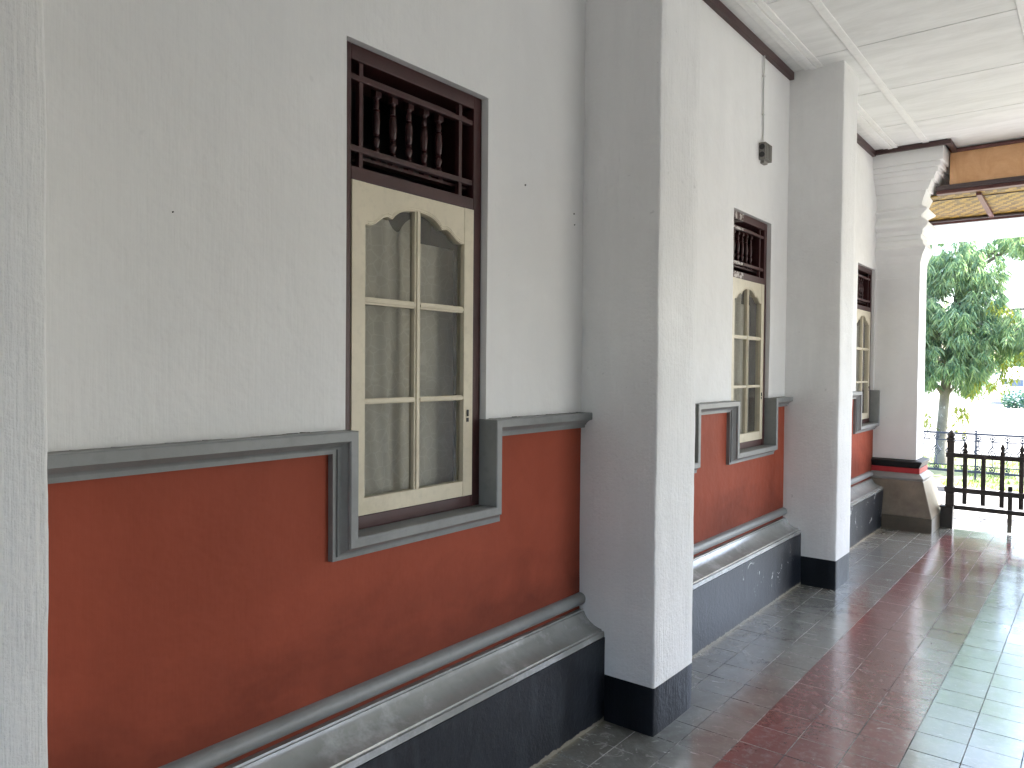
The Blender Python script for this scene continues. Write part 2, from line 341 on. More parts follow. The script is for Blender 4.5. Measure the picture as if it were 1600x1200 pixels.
# ------------------------------------------------------------------ mesh helpers
class MB:
    def __init__(s): s.v = []; s.f = []
    def add(s, vs, fs):
        k = len(s.v); s.v += [tuple(p) for p in vs]; s.f += [tuple(i+k for i in f) for f in fs]
    def box(s, x0, x1, y0, y1, z0, z1):
        s.add([(x0, y0, z0), (x1, y0, z0), (x1, y1, z0), (x0, y1, z0), (x0, y0, z1), (x1, y0, z1), (x1, y1, z1), (x0, y1, z1)],
              [(0, 3, 2, 1), (4, 5, 6, 7), (0, 1, 5, 4), (1, 2, 6, 5), (2, 3, 7, 6), (3, 0, 4, 7)])
    def bar(s, a, b, hw, hd, up=Vector((0, 0, 1))):
        a = Vector(a); b = Vector(b); d = (b-a).normalized(); u = up if abs(d.dot(up)) < .98 else Vector((1, 0, 0))
        r = d.cross(u).normalized(); u = r.cross(d)
        vs = [p+r*(sx*hw)+u*(sy*hd) for p in (a, b) for sx, sy in ((-1, -1), (1, -1), (1, 1), (-1, 1))]
        s.add(vs, [(0, 1, 2, 3), (7, 6, 5, 4), (0, 4, 5, 1), (1, 5, 6, 2), (2, 6, 7, 3), (3, 7, 4, 0)])
    def loft(s, rings, cap=True, closed=True):
        n = len(rings[0]); base = len(s.v)
        for r in rings: s.v += [tuple(p) for p in r]
        for i in range(len(rings)-1):
            for j in range(n if closed else n-1):
                a = base+i*n+j; b = base+i*n+(j+1) % n; s.f.append((a, b, b+n, a+n))
        if cap:
            s.f.append(tuple(base+j for j in reversed(range(n)))); s.f.append(tuple(base+(len(rings)-1)*n+j for j in range(n)))
    def tube(s, pts, rad, seg=8, cap=True):
        rings = []; pts = [Vector(p) for p in pts]
        for i, p in enumerate(pts):
            d = (pts[min(i+1, len(pts)-1)]-pts[max(i-1, 0)]).normalized()
            u = Vector((0, 0, 1)) if abs(d.z) < .9 else Vector((0, 1, 0))
            a = d.cross(u).normalized(); b = a.cross(d)
            r = rad[i] if isinstance(rad, (list, tuple)) else rad
            rings.append([p+a*(math.cos(t*2*math.pi/seg)*r)+b*(math.sin(t*2*math.pi/seg)*r) for t in range(seg)])
        s.loft(rings, cap)
    def lathe(s, cx, cy, prof, seg=12):
        s.loft([[(cx+math.cos(t*2*math.pi/seg)*r, cy+math.sin(t*2*math.pi/seg)*r, z) for t in range(seg)] for z, r in prof])
    def sq(s, cx, cy, prof):
        s.loft([[(cx-h, cy-h, z), (cx+h, cy-h, z), (cx+h, cy+h, z), (cx-h, cy+h, z)] for z, h in prof])
    def build(s, name, mat, parent=None, smooth=None, bevel=0, weld=False):
        me = bpy.data.meshes.new(name); me.from_pydata(s.v, [], s.f); me.validate(); me.update()
        if weld or bevel or smooth:
            import bmesh
            bm = bmesh.new(); bm.from_mesh(me)
            if weld: bmesh.ops.remove_doubles(bm, verts=bm.verts, dist=1e-5)
            bmesh.ops.recalc_face_normals(bm, faces=bm.faces)
            bm.to_mesh(me); bm.free()
        if smooth:
            me.polygons.foreach_set('use_smooth', [True]*len(me.polygons)); me.set_sharp_from_angle(angle=R(smooth))
        if mat: me.materials.append(M[mat] if isinstance(mat, str) else mat)
        o = bpy.data.objects.new(name, me); col.objects.link(o)
        if parent: o.parent = parent
        if bevel:
            b = o.modifiers.new('bevel', 'BEVEL'); b.width = bevel; b.segments = 2; b.limit_method = 'ANGLE'; b.angle_limit = R(40)
        return o

def tag(o, label=None, cat=None, group=None, kind=None):
    if label: o['label'] = label
    if cat: o['category'] = cat
    if group: o['group'] = group
    if kind: o['kind'] = kind
    return o
def empty(name, loc, label, cat, group=None):
    o = bpy.data.objects.new(name, None); col.objects.link(o); o.location = loc; o.empty_display_size = .2
    return tag(o, label, cat, group)
def under(parent, o):
    """parent o to an Empty while the mesh keeps its world coordinates"""
    o.parent = parent; o.matrix_parent_inverse = Matrix.Translation(parent.location).inverted(); return o
def wob(p, amp, f=3.0):
    v = noise.noise_vector(Vector(p)*f); w2 = noise.noise_vector(Vector(p)*f*5+Vector((9, 3, 1)))
    w3 = noise.noise_vector(Vector(p)*27)*.5
    w2 = w2+w3
    return (p[0]+(v.x+.35*w2.x)*amp, p[1]+(v.y+.35*w2.y)*amp, p[2])

def rough_prism(x0, x1, y0, y1, zs, amp=.0035, rad=.008, step=.05, top=None):
    """upright plaster block with softly rounded arrises and an uneven hand-finished surface"""
    cs = []
    def side(a, b):
        n = max(1, int(math.dist(a, b)/step)); return [(a[0]+(b[0]-a[0])*i/n, a[1]+(b[1]-a[1])*i/n) for i in range(n+1)]
    corners = [(x0, y0), (x1, y0), (x1, y1), (x0, y1)]; loop = []
    for i in range(4):
        a = Vector(corners[i]); b = Vector(corners[(i+1) % 4]); d = (b-a).normalized()
        loop += side(tuple(a+d*rad), tuple(b-d*rad))
        c = Vector(corners[(i+2) % 4]); e = (c-b).normalized()
        loop.append(tuple(b-d*rad*.3+e*rad*.3))
    mb = MB()
    mb.loft([[wob((x, y, z), amp) for x, y in loop] for z in zs])
    return mb
def zsteps(a, b, s=.05):
    n = max(1, int((b-a)/s)); return [a+(b-a)*i/n for i in range(n+1)]

def sweep(path, prof, closed_ends=True, x0=0.0):
    """moulding on the wall plane: path of (y, z), profile of (outward offset, protrusion), mitred at the corners"""
    n = len(path); rings = []
    def nrm(i):
        dy = path[i+1][0]-path[i][0]; dz = path[i+1][1]-path[i][1]; L = math.hypot(dy, dz); return (dz/L, -dy/L)
    for i in range(n):
        if i == 0: m = nrm(0)
        elif i == n-1: m = nrm(n-2)
        else:
            a = nrm(i-1); b = nrm(i); k = 1+a[0]*b[0]+a[1]*b[1]; m = ((a[0]+b[0])/k, (a[1]+b[1])/k)
        rings.append([(x0+d, path[i][0]+m[0]*o, path[i][1]+m[1]*o) for o, d in prof])
    mb = MB(); mb.loft(rings, closed_ends); return mb

# ------------------------------------------------------------------ measured layout (metres)
XW, XP, XB = -1.953, -1.555, -1.811
PIL = [(.150, .572), (3.016, 3.416), (5.905, 6.292)]
WIN = [1.958, 5.195, 8.375, 3.845]           # window centres; the last stands behind the first pillar
WZ0, WZ1, WH = 1.090, 2.717, .352             # opening bottom, top, half width
ZR, ZC = 1.437, 3.928

# ------------------------------------------------------------------ setting: floor, outside ground
mb = MB(); y = -3.17
rnd = random.Random(3)
def tile_in(x, y):
    return True
nx0 = -1.245-.2*4
ty = .03-.2*16
while ty < 9.62:
    tx = nx0
    while tx < 3.6:
        g = .0009; j = lambda: rnd.uniform(-.0005, .0005); zt = rnd.uniform(-.0006, .0006)
        a, b = rnd.uniform(-.0018, .0018), rnd.uniform(-.0018, .0018)
        x0, x1, y0, y1 = tx+g+j(), tx+.2-g+j(), ty+g+j(), ty+.2-g+j()
        y1 = min(y1, 9.62)
        e = .0005
        def zz(x, y): return zt+a*(x-tx-.1)+b*(y-ty-.1)
        vs = [(x0, y0, zz(x0, y0)-.002), (x1, y0, zz(x1, y0)-.002), (x1, y1, zz(x1, y1)-.002), (x0, y1, zz(x0, y1)-.002)]
        vi = [(x0+e, y0+e, zz(x0, y0)), (x1-e, y0+e, zz(x1, y0)), (x1-e, y1-e, zz(x1, y1)), (x0+e, y1-e, zz(x0, y1))]
        mb.add(vs+vi, [(4, 5, 6, 7), (0, 1, 5, 4), (1, 2, 6, 5), (2, 3, 7, 6), (3, 0, 4, 7)])
        tx += .2
    ty += .2
fl = mb.build('floor', 'floor'); tag(fl, 'polished grey cement tiles with a wide dark red tile border', kind='structure')
g = MB(); g.box(-2.05, 3.6, -3.2, 9.62, -.30, -.0035); tag(g.build('floor_bed', 'grout'), kind='structure')
g = MB()
for i in range(24):                                   # rough stone edge in front of the veranda floor
    x = -3.2+i*.3
    g.box(x+.004, x+.296, 9.625, 10.15, -.35, -.012+rnd.uniform(-.012, .006))
tag(g.build('stone_kerb', 'rubble', bevel=.012), 'rough grey stone edging in front of the veranda floor', kind='structure')
g = MB(); g.box(-60, 60, 10.15, 14.2, -.36, -.342); tag(g.build('path', 'pavement'), 'pale sunlit path between veranda and lawn', kind='structure')
g = MB(); g.box(-60, 60, 14.2, 14.34, -.36, -.26); tag(g.build('kerb', 'pavement', bevel=.01), kind='structure')
g = MB(); g.box(-60, 60, 14.34, 20.5, -.36, -.335); tag(g.build('lawn', 'lawn'), 'patchy lawn under the iron fence', kind='structure')
g = MB(); g.add([(-900, -900, -.37), (900, -900, -.37), (900, 900, -.37), (-900, 900, -.37)], [(0, 1, 2, 3)])
tag(g.build('ground', 'ground'), 'pale ground reaching to the horizon', kind='structure')
# grass tufts (stuff)
g = MB(); rg = random.Random(11)
for i in range(9000):
    x = rg.uniform(-5.5, 1.5); y = rg.uniform(14.4, 19.5)
    if noise.noise(Vector((x*1.1, y*.8, 3))) < -.12: continue
    h = rg.uniform(.03, .10); a = rg.uniform(0, 6.28); wd = rg.uniform(.006, .014); l = rg.uniform(-.04, .04)
    dx, dy = math.cos(a)*wd, math.sin(a)*wd
    g.add([(x-dx, y-dy, -.337), (x+dx, y+dy, -.337), (x+l, y+l*.6, -.337+h)], [(0, 1, 2)])
tag(g.build('grass', 'grass'), 'short sunlit grass on the lawn by the iron fence', 'grass', kind='stuff')

# ------------------------------------------------------------------ the veranda wall
wall = empty('veranda_wall', (XW, 4.5, 0), 'long veranda wall, white above and brick red below its grey moulding', 'wall')
def pierced(z0, z1, holes, name, mat, ydiv=.10, back=-.24, amp=.0025, y0=-3.1, y1=9.14):
    ys = sorted(set([y0, y1]+[h[0] for h in holes]+[h[1] for h in holes]+[q for p in PIL for q in p]))
    ys = [round(v, 5) for v in ys]; yy = []
    for a, b in zip(ys, ys[1:]):
        n = max(1, round((b-a)/ydiv)); yy += [a+(b-a)*i/n for i in range(n)]
    yy.append(ys[-1])
    zs = sorted(set([z0, z1]+[h[2] for h in holes if z0 < h[2] < z1]+[h[3] for h in holes if z0 < h[3] < z1])); zz = []
    for a, b in zip(zs, zs[1:]):
        n = max(1, round((b-a)/ydiv)); zz += [a+(b-a)*i/n for i in range(n)]
    zz.append(zs[-1])
    mb = MB(); idx = {}
    def V(i, j, lay):
        if (i, j, lay) not in idx:
            idx[(i, j, lay)] = len(mb.v)
            p = wob((XW, yy[i], zz[j]), amp, 1.6)
            mb.v.append((p[0] if lay == 0 else XW+back, yy[i], zz[j]))
        return idx[(i, j, lay)]
    def solid(i, j):
        if not (0 <= i < len(yy)-1 and 0 <= j < len(zz)-1): return None
        cy = (yy[i]+yy[i+1])/2; cz = (zz[j]+zz[j+1])/2
        return not any(h[0] < cy < h[1] and h[2] < cz < h[3] for h in holes)
    for i in range(len(yy)-1):
        for j in range(len(zz)-1):
            if not solid(i, j): continue
            mb.f.append((V(i, j, 0), V(i+1, j, 0), V(i+1, j+1, 0), V(i, j+1, 0)))
            mb.f.append((V(i, j, 1), V(i, j+1, 1), V(i+1, j+1, 1), V(i+1, j, 1)))
            if solid(i-1, j) is False: mb.f.append((V(i, j, 0), V(i, j+1, 0), V(i, j+1, 1), V(i, j, 1)))
            if solid(i+1, j) is False: mb.f.append((V(i+1, j, 0), V(i+1, j, 1), V(i+1, j+1, 1), V(i+1, j+1, 0)))
            if solid(i, j-1) is False: mb.f.append((V(i, j, 0), V(i, j, 1), V(i+1, j, 1), V(i+1, j, 0)))
            if solid(i, j+1) is False: mb.f.append((V(i, j+1, 0), V(i+1, j+1, 0), V(i+1, j+1, 1), V(i, j+1, 1)))
    o = mb.build(name, mat, smooth=30); return under(wall, o)
HOLES = [(c-WH-.004, c+WH+.004, WZ0-.004, WZ1) for c in WIN]
pierced(1.405, 4.15, HOLES, 'upper_plaster', 'white')
pierced(.40, 1.405, HOLES, 'red_dado', 'red')
# grey moulding that steps down around each window
RP = [(0, -.032), (0, .060), (.004, .063), (.031, .063), (.035, .058), (.035, .050), (.040, .045), (.046, .036), (.052, .030), (.058, .028), (.058, .022), (.072, .021), (.073, -.01), (.006, -.032)]
rk = random.Random(21)
def crack(y0, y1, cs):
    """ragged dark joint where the moulding meets the plaster"""
    g = MB(); y = y0+.01
    while y < y1-.02:
        L = rk.uniform(.01, .09)
        if not any(c-WH-.01 < y+L and y < c+WH+.01 for c in cs) and rk.random() < .8:
            t = rk.choice([.001, .002, .003, .005]); p = rk.uniform(.002, .006)
            g.add([(XW-.004, y, ZR+t), (XW-.004, y+L, ZR+t*rk.uniform(.2, 1)), (XW+p, y+L, ZR+.0006), (XW+p, y+L*.5, ZR+.0008), (XW+p, y, ZR+.0006)], [(0, 4, 3, 2, 1)])
        y += L*rk.uniform(.8, 1.2)
    under(wall, g.build('joint_crack', 'socket'))
def rail(y0, y1, cs, name='moulding_rail'):
    crack(y0, y1, cs)
    path = [(y0, ZR)]
    for c in cs: path += [(c-WH, ZR), (c-WH, WZ0), (c+WH, WZ0), (c+WH, ZR)]
    path.append((y1, ZR))
    # more stations so that the paint edge wavers like hand-run plaster
    dense = []
    for a, b in zip(path, path[1:]): dense.append(a)
    dense.append(path[-1])
    mb = sweep(dense, RP, True, XW)
    under(wall, mb.build(name, 'grey_paint', smooth=35))
rail(-2.7, PIL[0][0], [])
rail(PIL[0][1]-.002, PIL[1][0]+.002, [WIN[0]])
rail(PIL[1][1]-.002, PIL[2][0]+.002, [WIN[3], WIN[1]])
rail(PIL[2][1]-.002, 8.78, [WIN[2]])
bead = [(0, 0)]+[(.029-.029*math.cos(t*math.pi/10), .034*math.sin(t*math.pi/10)**.8) for t in range(1, 10)]+[(.058, 0), (.058, -.01), (0, -.01)]
cove = [(0, -.02), (0, .020), (.008, .021), (.008, .027), (.014, .030), (.022, .034), (.035, .044), (.050, .061), (.062, .082), (.070, .106), (.073, .124), (.080, .126), (.080, .138), (.104, .140), (.107, .134), (.107, -.02)]
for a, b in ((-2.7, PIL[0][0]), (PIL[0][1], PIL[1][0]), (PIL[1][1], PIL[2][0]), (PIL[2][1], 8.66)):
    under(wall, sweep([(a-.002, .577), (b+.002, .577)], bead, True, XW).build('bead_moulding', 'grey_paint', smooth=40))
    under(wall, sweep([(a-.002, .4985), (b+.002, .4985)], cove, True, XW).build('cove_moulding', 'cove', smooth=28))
    mb = MB()
    ys = zsteps(a-.002, b+.002, .08); zs = [-.01, .05, .12, .2, .28, .34, .392]
    mb.loft([[(XW-.05, y, -.01)]+[(wob((XB, y, z), .003)[0], y, z) for z in zs]+[(XW-.05, y, .392)] for y in ys])
    under(wall, mb.build('dark_plinth', 'plinth', smooth=30))

for y, z, r in ((2.56, 2.42, .005), (2.935, 2.36, .004), (2.94, 2.31, .003), (1.02, 2.05, .0025), (5.02, 2.36, .004)):
    g = MB(); g.tube([(XW-.004, y, z), (XW+.004, y, z+.001)], [r, r*.7], 7); under(wall, g.build('nail', 'socket'))
# ------------------------------------------------------------------ engaged pillars
plab = ['rough white plaster pillar cropped by the left edge of the view', 'large white pillar with a black foot beside the nearest window',
        'white pillar with a black foot, second of the row, left of the carved corner column']
for (y0, y1), lb in zip(PIL, plab):
    e = empty('wall_pillar', (XP, (y0+y1)/2, 0), lb, 'pillar', 'white pillars along the veranda wall')
    under(e, rough_prism(XW-.04, XP, y0, y1, zsteps(.218, ZC+.01, .025), .0036).build('shaft', 'pillar_white', smooth=50))
    under(e, rough_prism(XW-.04, XP, y0, y1, zsteps(-.01, .218)).build('painted_foot', 'black_paint', smooth=50))

# ------------------------------------------------------------------ windows
XF = XW-.030                                          # front of the window frame
def arch_z(t):
    """scalloped lower edge of the top rail; t = distance from the middle of the sash"""
    pts = [(0, 2.209), (.03, 2.208), (.065, 2.202), (.095, 2.190), (.118, 2.173), (.130, 2.158), (.138, 2.166), (.150, 2.168), (.168, 2.162), (.188, 2.147), (.208, 2.133), (.228, 2.126), (.255, 2.126)]
    t = abs(t)
    for (a, za), (b, zb) in zip(pts, pts[1:]):
        if t <= b: return za+(zb-za)*(t-a)/(b-a)
    return pts[-1][1]
def make_window(c, lb, wood='maroon'):
    e = empty('window', (XF, c, WZ0), lb, 'window', 'tall windows in the veranda wall')
    B = lambda mb, y0, y1, z0, z1, xa=-.07, xb=0: mb.box(XF+xa, XF+xb, c+y0, c+y1, z0, z1)
    H = WH
    f = MB()
    B(f, -H, -.312, WZ0, WZ1, -.235); B(f, .304, H, WZ0, WZ1, -.235)
    B(f, -.312, .304, 2.666, WZ1, -.235); B(f, -.312, .304, 2.270, 2.314); B(f, -.312, .304, WZ0, 1.135, -.07, -.002)
    under(e, f.build('frame', wood, bevel=.0025))
    t = MB()
    B(t, -.312, .304, 2.603, 2.621, -.030, -.006); B(t, -.312, .304, 2.366, 2.386, -.030, -.006)
    for y in (-.272, .226):
        for z0, z1 in ((2.314, 2.366), (2.386, 2.603), (2.621, 2.666)): B(t, y, y+.018, z0, z1, -.028, -.008)
    grille = under(e, t.build('transom_grille', wood, bevel=.0015))
    x = XF-.052
    bp = [(2.386, .012), (2.404, .012), (2.405, .008), (2.410, .013), (2.416, .008), (2.424, .011), (2.436, .0145), (2.444, .013), (2.450, .007), (2.455, .012), (2.460, .008),
          (2.466, .0125), (2.50, .0145), (2.535, .0125), (2.541, .008), (2.546, .013), (2.551, .008), (2.562, .011), (2.572, .0095), (2.580, .007), (2.585, .0115), (2.588, .012)]
    for k in range(5):
        b = MB(); y = c-.158+k*.079
        b.lathe(x, y, bp, 10); b.box(x-.013, x+.013, y-.013, y+.013, 2.588, 2.628); b.box(x-.013, x+.013, y-.013, y+.013, 2.362, 2.386)
        o = b.build('baluster', 'maroon', smooth=40); o.parent = grille; 
    # horizontal boards that hold the balusters behind the grille
    s = MB()
    B(s, -.312, .304, 2.628, 2.640, -.072, -.036); B(s, -.312, .304, 2.352, 2.362, -.072, -.036)
    under(e, s.build('baluster_rail', 'maroon'))
    # sash
    sa = MB(); ya, yb = -.312+.002, .304-.001
    L, Rr = -.252, .254-.004
    B(sa, ya, L, 1.137, 2.268, -.034, .004); B(sa, Rr, yb, 1.137, 2.268, -.034, .004)
    B(sa, L, Rr, 1.137, 1.196, -.032, .002)
    n = 44; ys = [L+(Rr-L)*i/n for i in range(n+1)]; mid = (L+Rr)/2
    for a, b in zip(ys, ys[1:]):
        za, zb = arch_z(a-mid), arch_z(b-mid)
        sa.add([(XF+d, c+yy, zz) for d in (.002, -.032) for yy, zz in ((a, za), (b, zb), (b, 2.268), (a, 2.268))],
               [(0, 1, 2, 3), (7, 6, 5, 4), (0, 4, 5, 1), (3, 2, 6, 7)])
    # thin bead along the scalloped edge
    for off, rr in ((.006, .0026), (.014, .0018)):
        pts = [(XF+.002, c+yy, arch_z(yy-mid)+off) for yy in ys[1:-1]]
        sa.tube(pts, rr, 5)
    sash = under(e, sa.build('sash', 'cream', bevel=.0012))
    mu = MB(); my = mid
    B(mu, my-.0145, my+.0145, 1.196, arch_z(0)+.004, -.026, -.001); B(mu, my-.006, my+.006, 1.196, arch_z(0)+.002, -.001, .004)
    for z0, z1 in ((1.516, 1.535), (1.857, 1.882)):
        for a, b in ((L, my-.0145), (my+.0145, Rr)):
            B(mu, a, b, z0, z1, -.025, -.002); B(mu, a, b, (z0+z1)/2-.005, (z0+z1)/2+.005, -.002, .003)
    o = mu.build('glazing_bars', 'cream', bevel=.001); o.parent = sash
    # glazing beads around each light
    rows = [(1.196, 1.516), (1.535, 1.857), (1.882, None)]
    for a, b in ((L, my-.0145), (my+.0145, Rr)):
        for z0, z1 in rows:
            gl = MB(); x0 = XF-.016
            if z1: poly = [(a, z0), (b, z0), (b, z1), (a, z1)]
            else:
                q = [a+(b-a)*i/14 for i in range(15)]
                poly = [(a, z0), (b, z0)]+[(yy, arch_z(yy-mid)+.002) for yy in reversed(q)]
            gl.add([(x0, c+yy, zz) for yy, zz in poly], [tuple(range(len(poly)))])
            o = gl.build('glass_pane', 'glass'); o.parent = sash
    hw = MB(); hw.box(XF+.004, XF+.010, c+.268, c+.276, 1.452, 1.478); hw.box(XF+.004, XF+.007, c+.266, c+.279, 1.430, 1.446)
    o = hw.build('latch', 'socket', bevel=.001); o.parent = sash
    return e
wl = ['tall cream sash window in maroon frame, nearest and largest in view', 'tall cream sash window in maroon frame between the two white pillars, paint worn on its transom',
      'tall cream sash window in maroon frame nearest the carved corner column', 'tall cream sash window hidden right behind the large near pillar']
cl = ['beige lace curtain behind the nearest, largest window', 'beige lace curtain behind the window between the two pillars',
      'beige lace curtain behind the window next to the corner column', 'beige lace curtain behind the window hidden by the near pillar']
for c, lb in zip(WIN, wl): make_window(c, lb, 'maroon_worn' if c == WIN[1] else 'maroon')
for c, lb in zip(WIN, cl):
    mb = MB(); ny, nz = 90, 40
    for side in (0, 1):
        rings = []
        for j in range(nz+1):
            tz = j/nz; z = 1.12+tz*(2.12-1.12) + (.05 if side == 0 else 0)*tz
            row = []
            for i in range(ny+1):
                ty = i/ny
                if side == 0:
                    y = c-.32+ty*.36; sag = .03*math.sin(ty*14)*tz*tz
                    # lower left edge swept aside
                    y += (.10*(1-tz)**6)*(1-ty)
                else:
                    y = c-.05+ty*.40; sag = 0
                fold = (.007 if side == 0 else .003)*math.sin(ty*13+side*2+.8*math.sin(tz*3+c))+(.003 if side == 0 else .0015)*math.sin(ty*31+tz*2)
                row.append((XF-.075+fold-(.03 if side else 0), y, z+sag))
            rings.append(row)
        mb.loft(rings, False, False)
    o = mb.build('curtain', 'curtain', smooth=180); tag(o, lb, 'curtain', 'lace curtains behind the veranda windows')

# dim room behind the wall
g = MB()
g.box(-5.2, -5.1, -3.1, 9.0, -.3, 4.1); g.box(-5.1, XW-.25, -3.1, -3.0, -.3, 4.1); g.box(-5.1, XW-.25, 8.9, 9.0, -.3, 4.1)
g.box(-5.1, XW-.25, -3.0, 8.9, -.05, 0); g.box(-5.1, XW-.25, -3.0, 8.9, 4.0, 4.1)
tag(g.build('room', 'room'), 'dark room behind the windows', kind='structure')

# ------------------------------------------------------------------ ceiling
SE = [5.72-1.008*k for k in range(9)][::-1]+[6.73, 7.74, 8.49]
XL = [-1.73, -1.455, -.455, .545, 1.545, 2.545, 3.2]
g = MB()
for i in range(len(XL)-1):
    for a, b in zip(SE, SE[1:]):
        g.box(XL[i]+.001, XL[i+1]-.001, a+.005, b-.005, ZC, ZC+.02)
g.box(XW-.02, XL[0]-.001, SE[0], 8.5, ZC+.001, ZC+.02)
g.box(-1.27, 3.2, 8.497, 8.93, ZC+.004, ZC+.02)
ceil = g.build('ceiling', 'ceil', bevel=.002); tag(ceil, 'white panelled veranda ceiling', kind='structure')
g = MB(); g.box(XW-.1, 3.3, -3.1, 8.95, ZC+.021, ZC+.05); o = g.build('ceiling_groove', 'groove'); o.parent = ceil
g = MB()
for x in XL[1:-1]: g.box(x-.029, x+.029, SE[0], 8.49, ZC-.008, ZC+.0005); 
g.box(XL[0]-.022, XL[0]+.022, SE[0], 8.49, ZC-.012, ZC+.0005)
g.box(-1.845, -1.80, SE[0], 8.49, ZC-.008, ZC+.0005); g.box(-1.80, -1.755, SE[0], 8.49, ZC-.016, ZC+.0005)
o = g.build('ceiling_batten', 'batten', bevel=.004); o.parent = ceil
g = MB(); 
for a, b in ((-3.1, PIL[0][0]), (PIL[0][1], PIL[1][0]), (PIL[1][1], PIL[2][0]), (PIL[2][1], 8.52)):
    g.box(XW-.01, XW+.034, a, b, ZC-.060, ZC-.002)
g.box(XW, -1.235, 8.492, 8.535, ZC-.046, ZC-.003); g.box(-1.277, -1.235, 8.535, 8.90, ZC-.046, ZC-.003)
o = g.build('cornice_trim', 'maroon_trim', bevel=.004); o.parent = ceil

# roof above, closing the light out
roof = empty('veranda_roof', (0, 4, ZC), 'tiled roof over the veranda with its woven bamboo eave', 'roof')
g = MB(); g.box(-5.4, 4.6, -3.4, 8.95, 4.12, 4.30); under(roof, g.build('roof_slab', 'roof'))
def xbar(name, x0, x1, y0, y1, z0, z1, mat, bev=.004):
    g = MB(); g.box(x0, x1, y0, y1, z0, z1); return under(roof, g.build(name, mat, bevel=bev))
xbar('fascia_board', -1.30, 3.3, 8.90, 8.93, 3.560, 3.885, 'ply', 0)
xbar('fascia_trim', -1.28, 3.3, 8.875, 8.925, 3.886, 3.915, 'timber')
xbar('beam', -1.42, 3.3, 8.87, 8.99, 3.515, 3.558, 'timber_grey')
xbar('beam', -1.42, 3.3, 8.90, 9.02, 3.478, 3.514, 'timber')
# woven soffit, almost level, from the beam to the outer edge
g = MB(); n = 40
def sof(y): return 3.476-.045*(y-9.0)/1.2
g.loft([[(x, 9.0, sof(9.0)), (x, 10.2, sof(10.2)), (x, 10.2, sof(10.2)+.01), (x, 9.0, sof(9.0)+.01)] for x in (-2.4, 3.6)])
under(roof, g.build('woven_soffit', 'bamboo'))
for x in (-2.0, -1.055, -.10, .85, 1.8, 2.75):
    g = MB(); g.loft([[(x-.024, y, sof(y)-.03), (x+.024, y, sof(y)-.03), (x+.024, y, sof(y)-.002), (x-.024, y, sof(y)-.002)] for y in (9.02, 10.19)])
    under(roof, g.build('rafter', 'timber', bevel=.003))
xbar('soffit_batten', -1.9, 3.4, 9.17, 9.18, sof(9.17)-.008, sof(9.17)-.001, 'timber_grey', 0)
xbar('edge_board', -2.4, 3.6, 10.20, 10.24, 3.385, 3.47, 'timber')
xbar('edge_board', -2.4, 3.6, 10.13, 10.198, 3.405, 3.425, 'timber_grey')
g = MB(); g.loft([[(x, 8.95, 4.3), (x, 10.32, 3.50), (x, 10.32, 3.54), (x, 8.95, 4.36)] for x in (-5.4, 4.6)])
under(roof, g.build('roof_slope', 'roof'))
# pale valance sheet hung under the eave edge
g = MB(); g.box(-1.75, 3.3, 10.215, 10.225, 3.165, 3.384)
tag(g.build('valance', 'valance'), 'white translucent valance strip hanging under the outer eave edge', 'valance')

# ------------------------------------------------------------------ corner column
cc = empty('corner_column', (-1.62, 8.95, 0), 'white corner column with stepped carved capital on a battered brown stone pedestal', 'column')
YN, YFa, XS = 8.765, 9.14, -1.532
def ring(p, z, amp=0):
    return [(XW-.03, YN-p, z), (XS+p, YN-p, z), (XS+p, YFa+p, z), (XW-.03, YFa+p, z)]
cap = [(-1.306, 3.937), (-1.303, 3.757), (-1.322, 3.75), (-1.323, 3.697), (-1.342, 3.69), (-1.343, 3.642), (-1.359, 3.634), (-1.380, 3.574), (-1.398, 3.565), (-1.428, 3.475), (-1.444, 3.467), (-1.466, 3.395), (-1.480, 3.348), (-1.482, 3.320), (-1.431, 3.290), (-1.436, 3.275), (-1.483, 3.225), (-1.482, 3.198), (-1.452, 3.180), (-1.428, 3.158), (-1.423, 3.140), (-1.428, 3.118), (-1.470, 3.079), (-1.474, 3.031), (-1.489, 3.027), (-1.488, 2.984), (-1.468, 2.972), (-1.463, 2.934), (-1.439, 2.904), (-1.446, 2.88), (-1.470, 2.82), (-1.484, 2.742)]
rs = []
for i, (x, z) in enumerate(cap):
    p = (x+1.486)/.83; z2 = CAMZ+(z-CAMZ)*(1+.115*((YN-p)-8.56)); rs.append((max(p, 0.0), z2))
rs[0] = (rs[0][0], ZC-.004)
q2 = [rs[0]]                                           # a fine shadow groove under every projecting course
for a, b in zip(rs, rs[1:]):
    if abs(a[1]-b[1]) < .014 and a[0]-b[0] > .008: q2 += [(b[0]-.004, a[1]), (b[0]-.004, a[1]-.005), (b[0], a[1]-.005)]
    else: q2.append(b)
rs = q2; rs.append((0, 2.62))
g = MB(); g.loft([ring(p, z) for p, z in reversed(rs)]); under(cc, g.build('capital', 'white', bevel=.002))
g = MB()
g.loft([[wob(q, .002) for q in ring(0, z)] for z in zsteps(.715, 2.62, .1)]); under(cc, g.build('shaft', 'white', smooth=30, bevel=.005))
def ringp(xc, yn, z): return [(XW-.03, yn, z), (xc, yn, z), (xc, 2*8.952-yn, z), (XW-.03, 2*8.952-yn, z)]
g = MB(); g.loft([ringp(-1.500, 8.735, .632), ringp(-1.470, 8.705, .694), ringp(-1.472, 8.705, .702), ringp(-1.525, 8.755, .714)]); under(cc, g.build('black_band', 'band_black', bevel=.002))
g = MB(); g.loft([ringp(-1.494, 8.728, .577), ringp(-1.494, 8.728, .631)]); under(cc, g.build('red_band', 'band_red', bevel=.003))
g = MB(); g.loft([ringp(-1.452, 8.672, .508), ringp(-1.445, 8.662, .530), ringp(-1.447, 8.664, .536), ringp(-1.49, 8.722, .576)]); under(cc, g.build('ledge', 'slab_grey', bevel=.002))
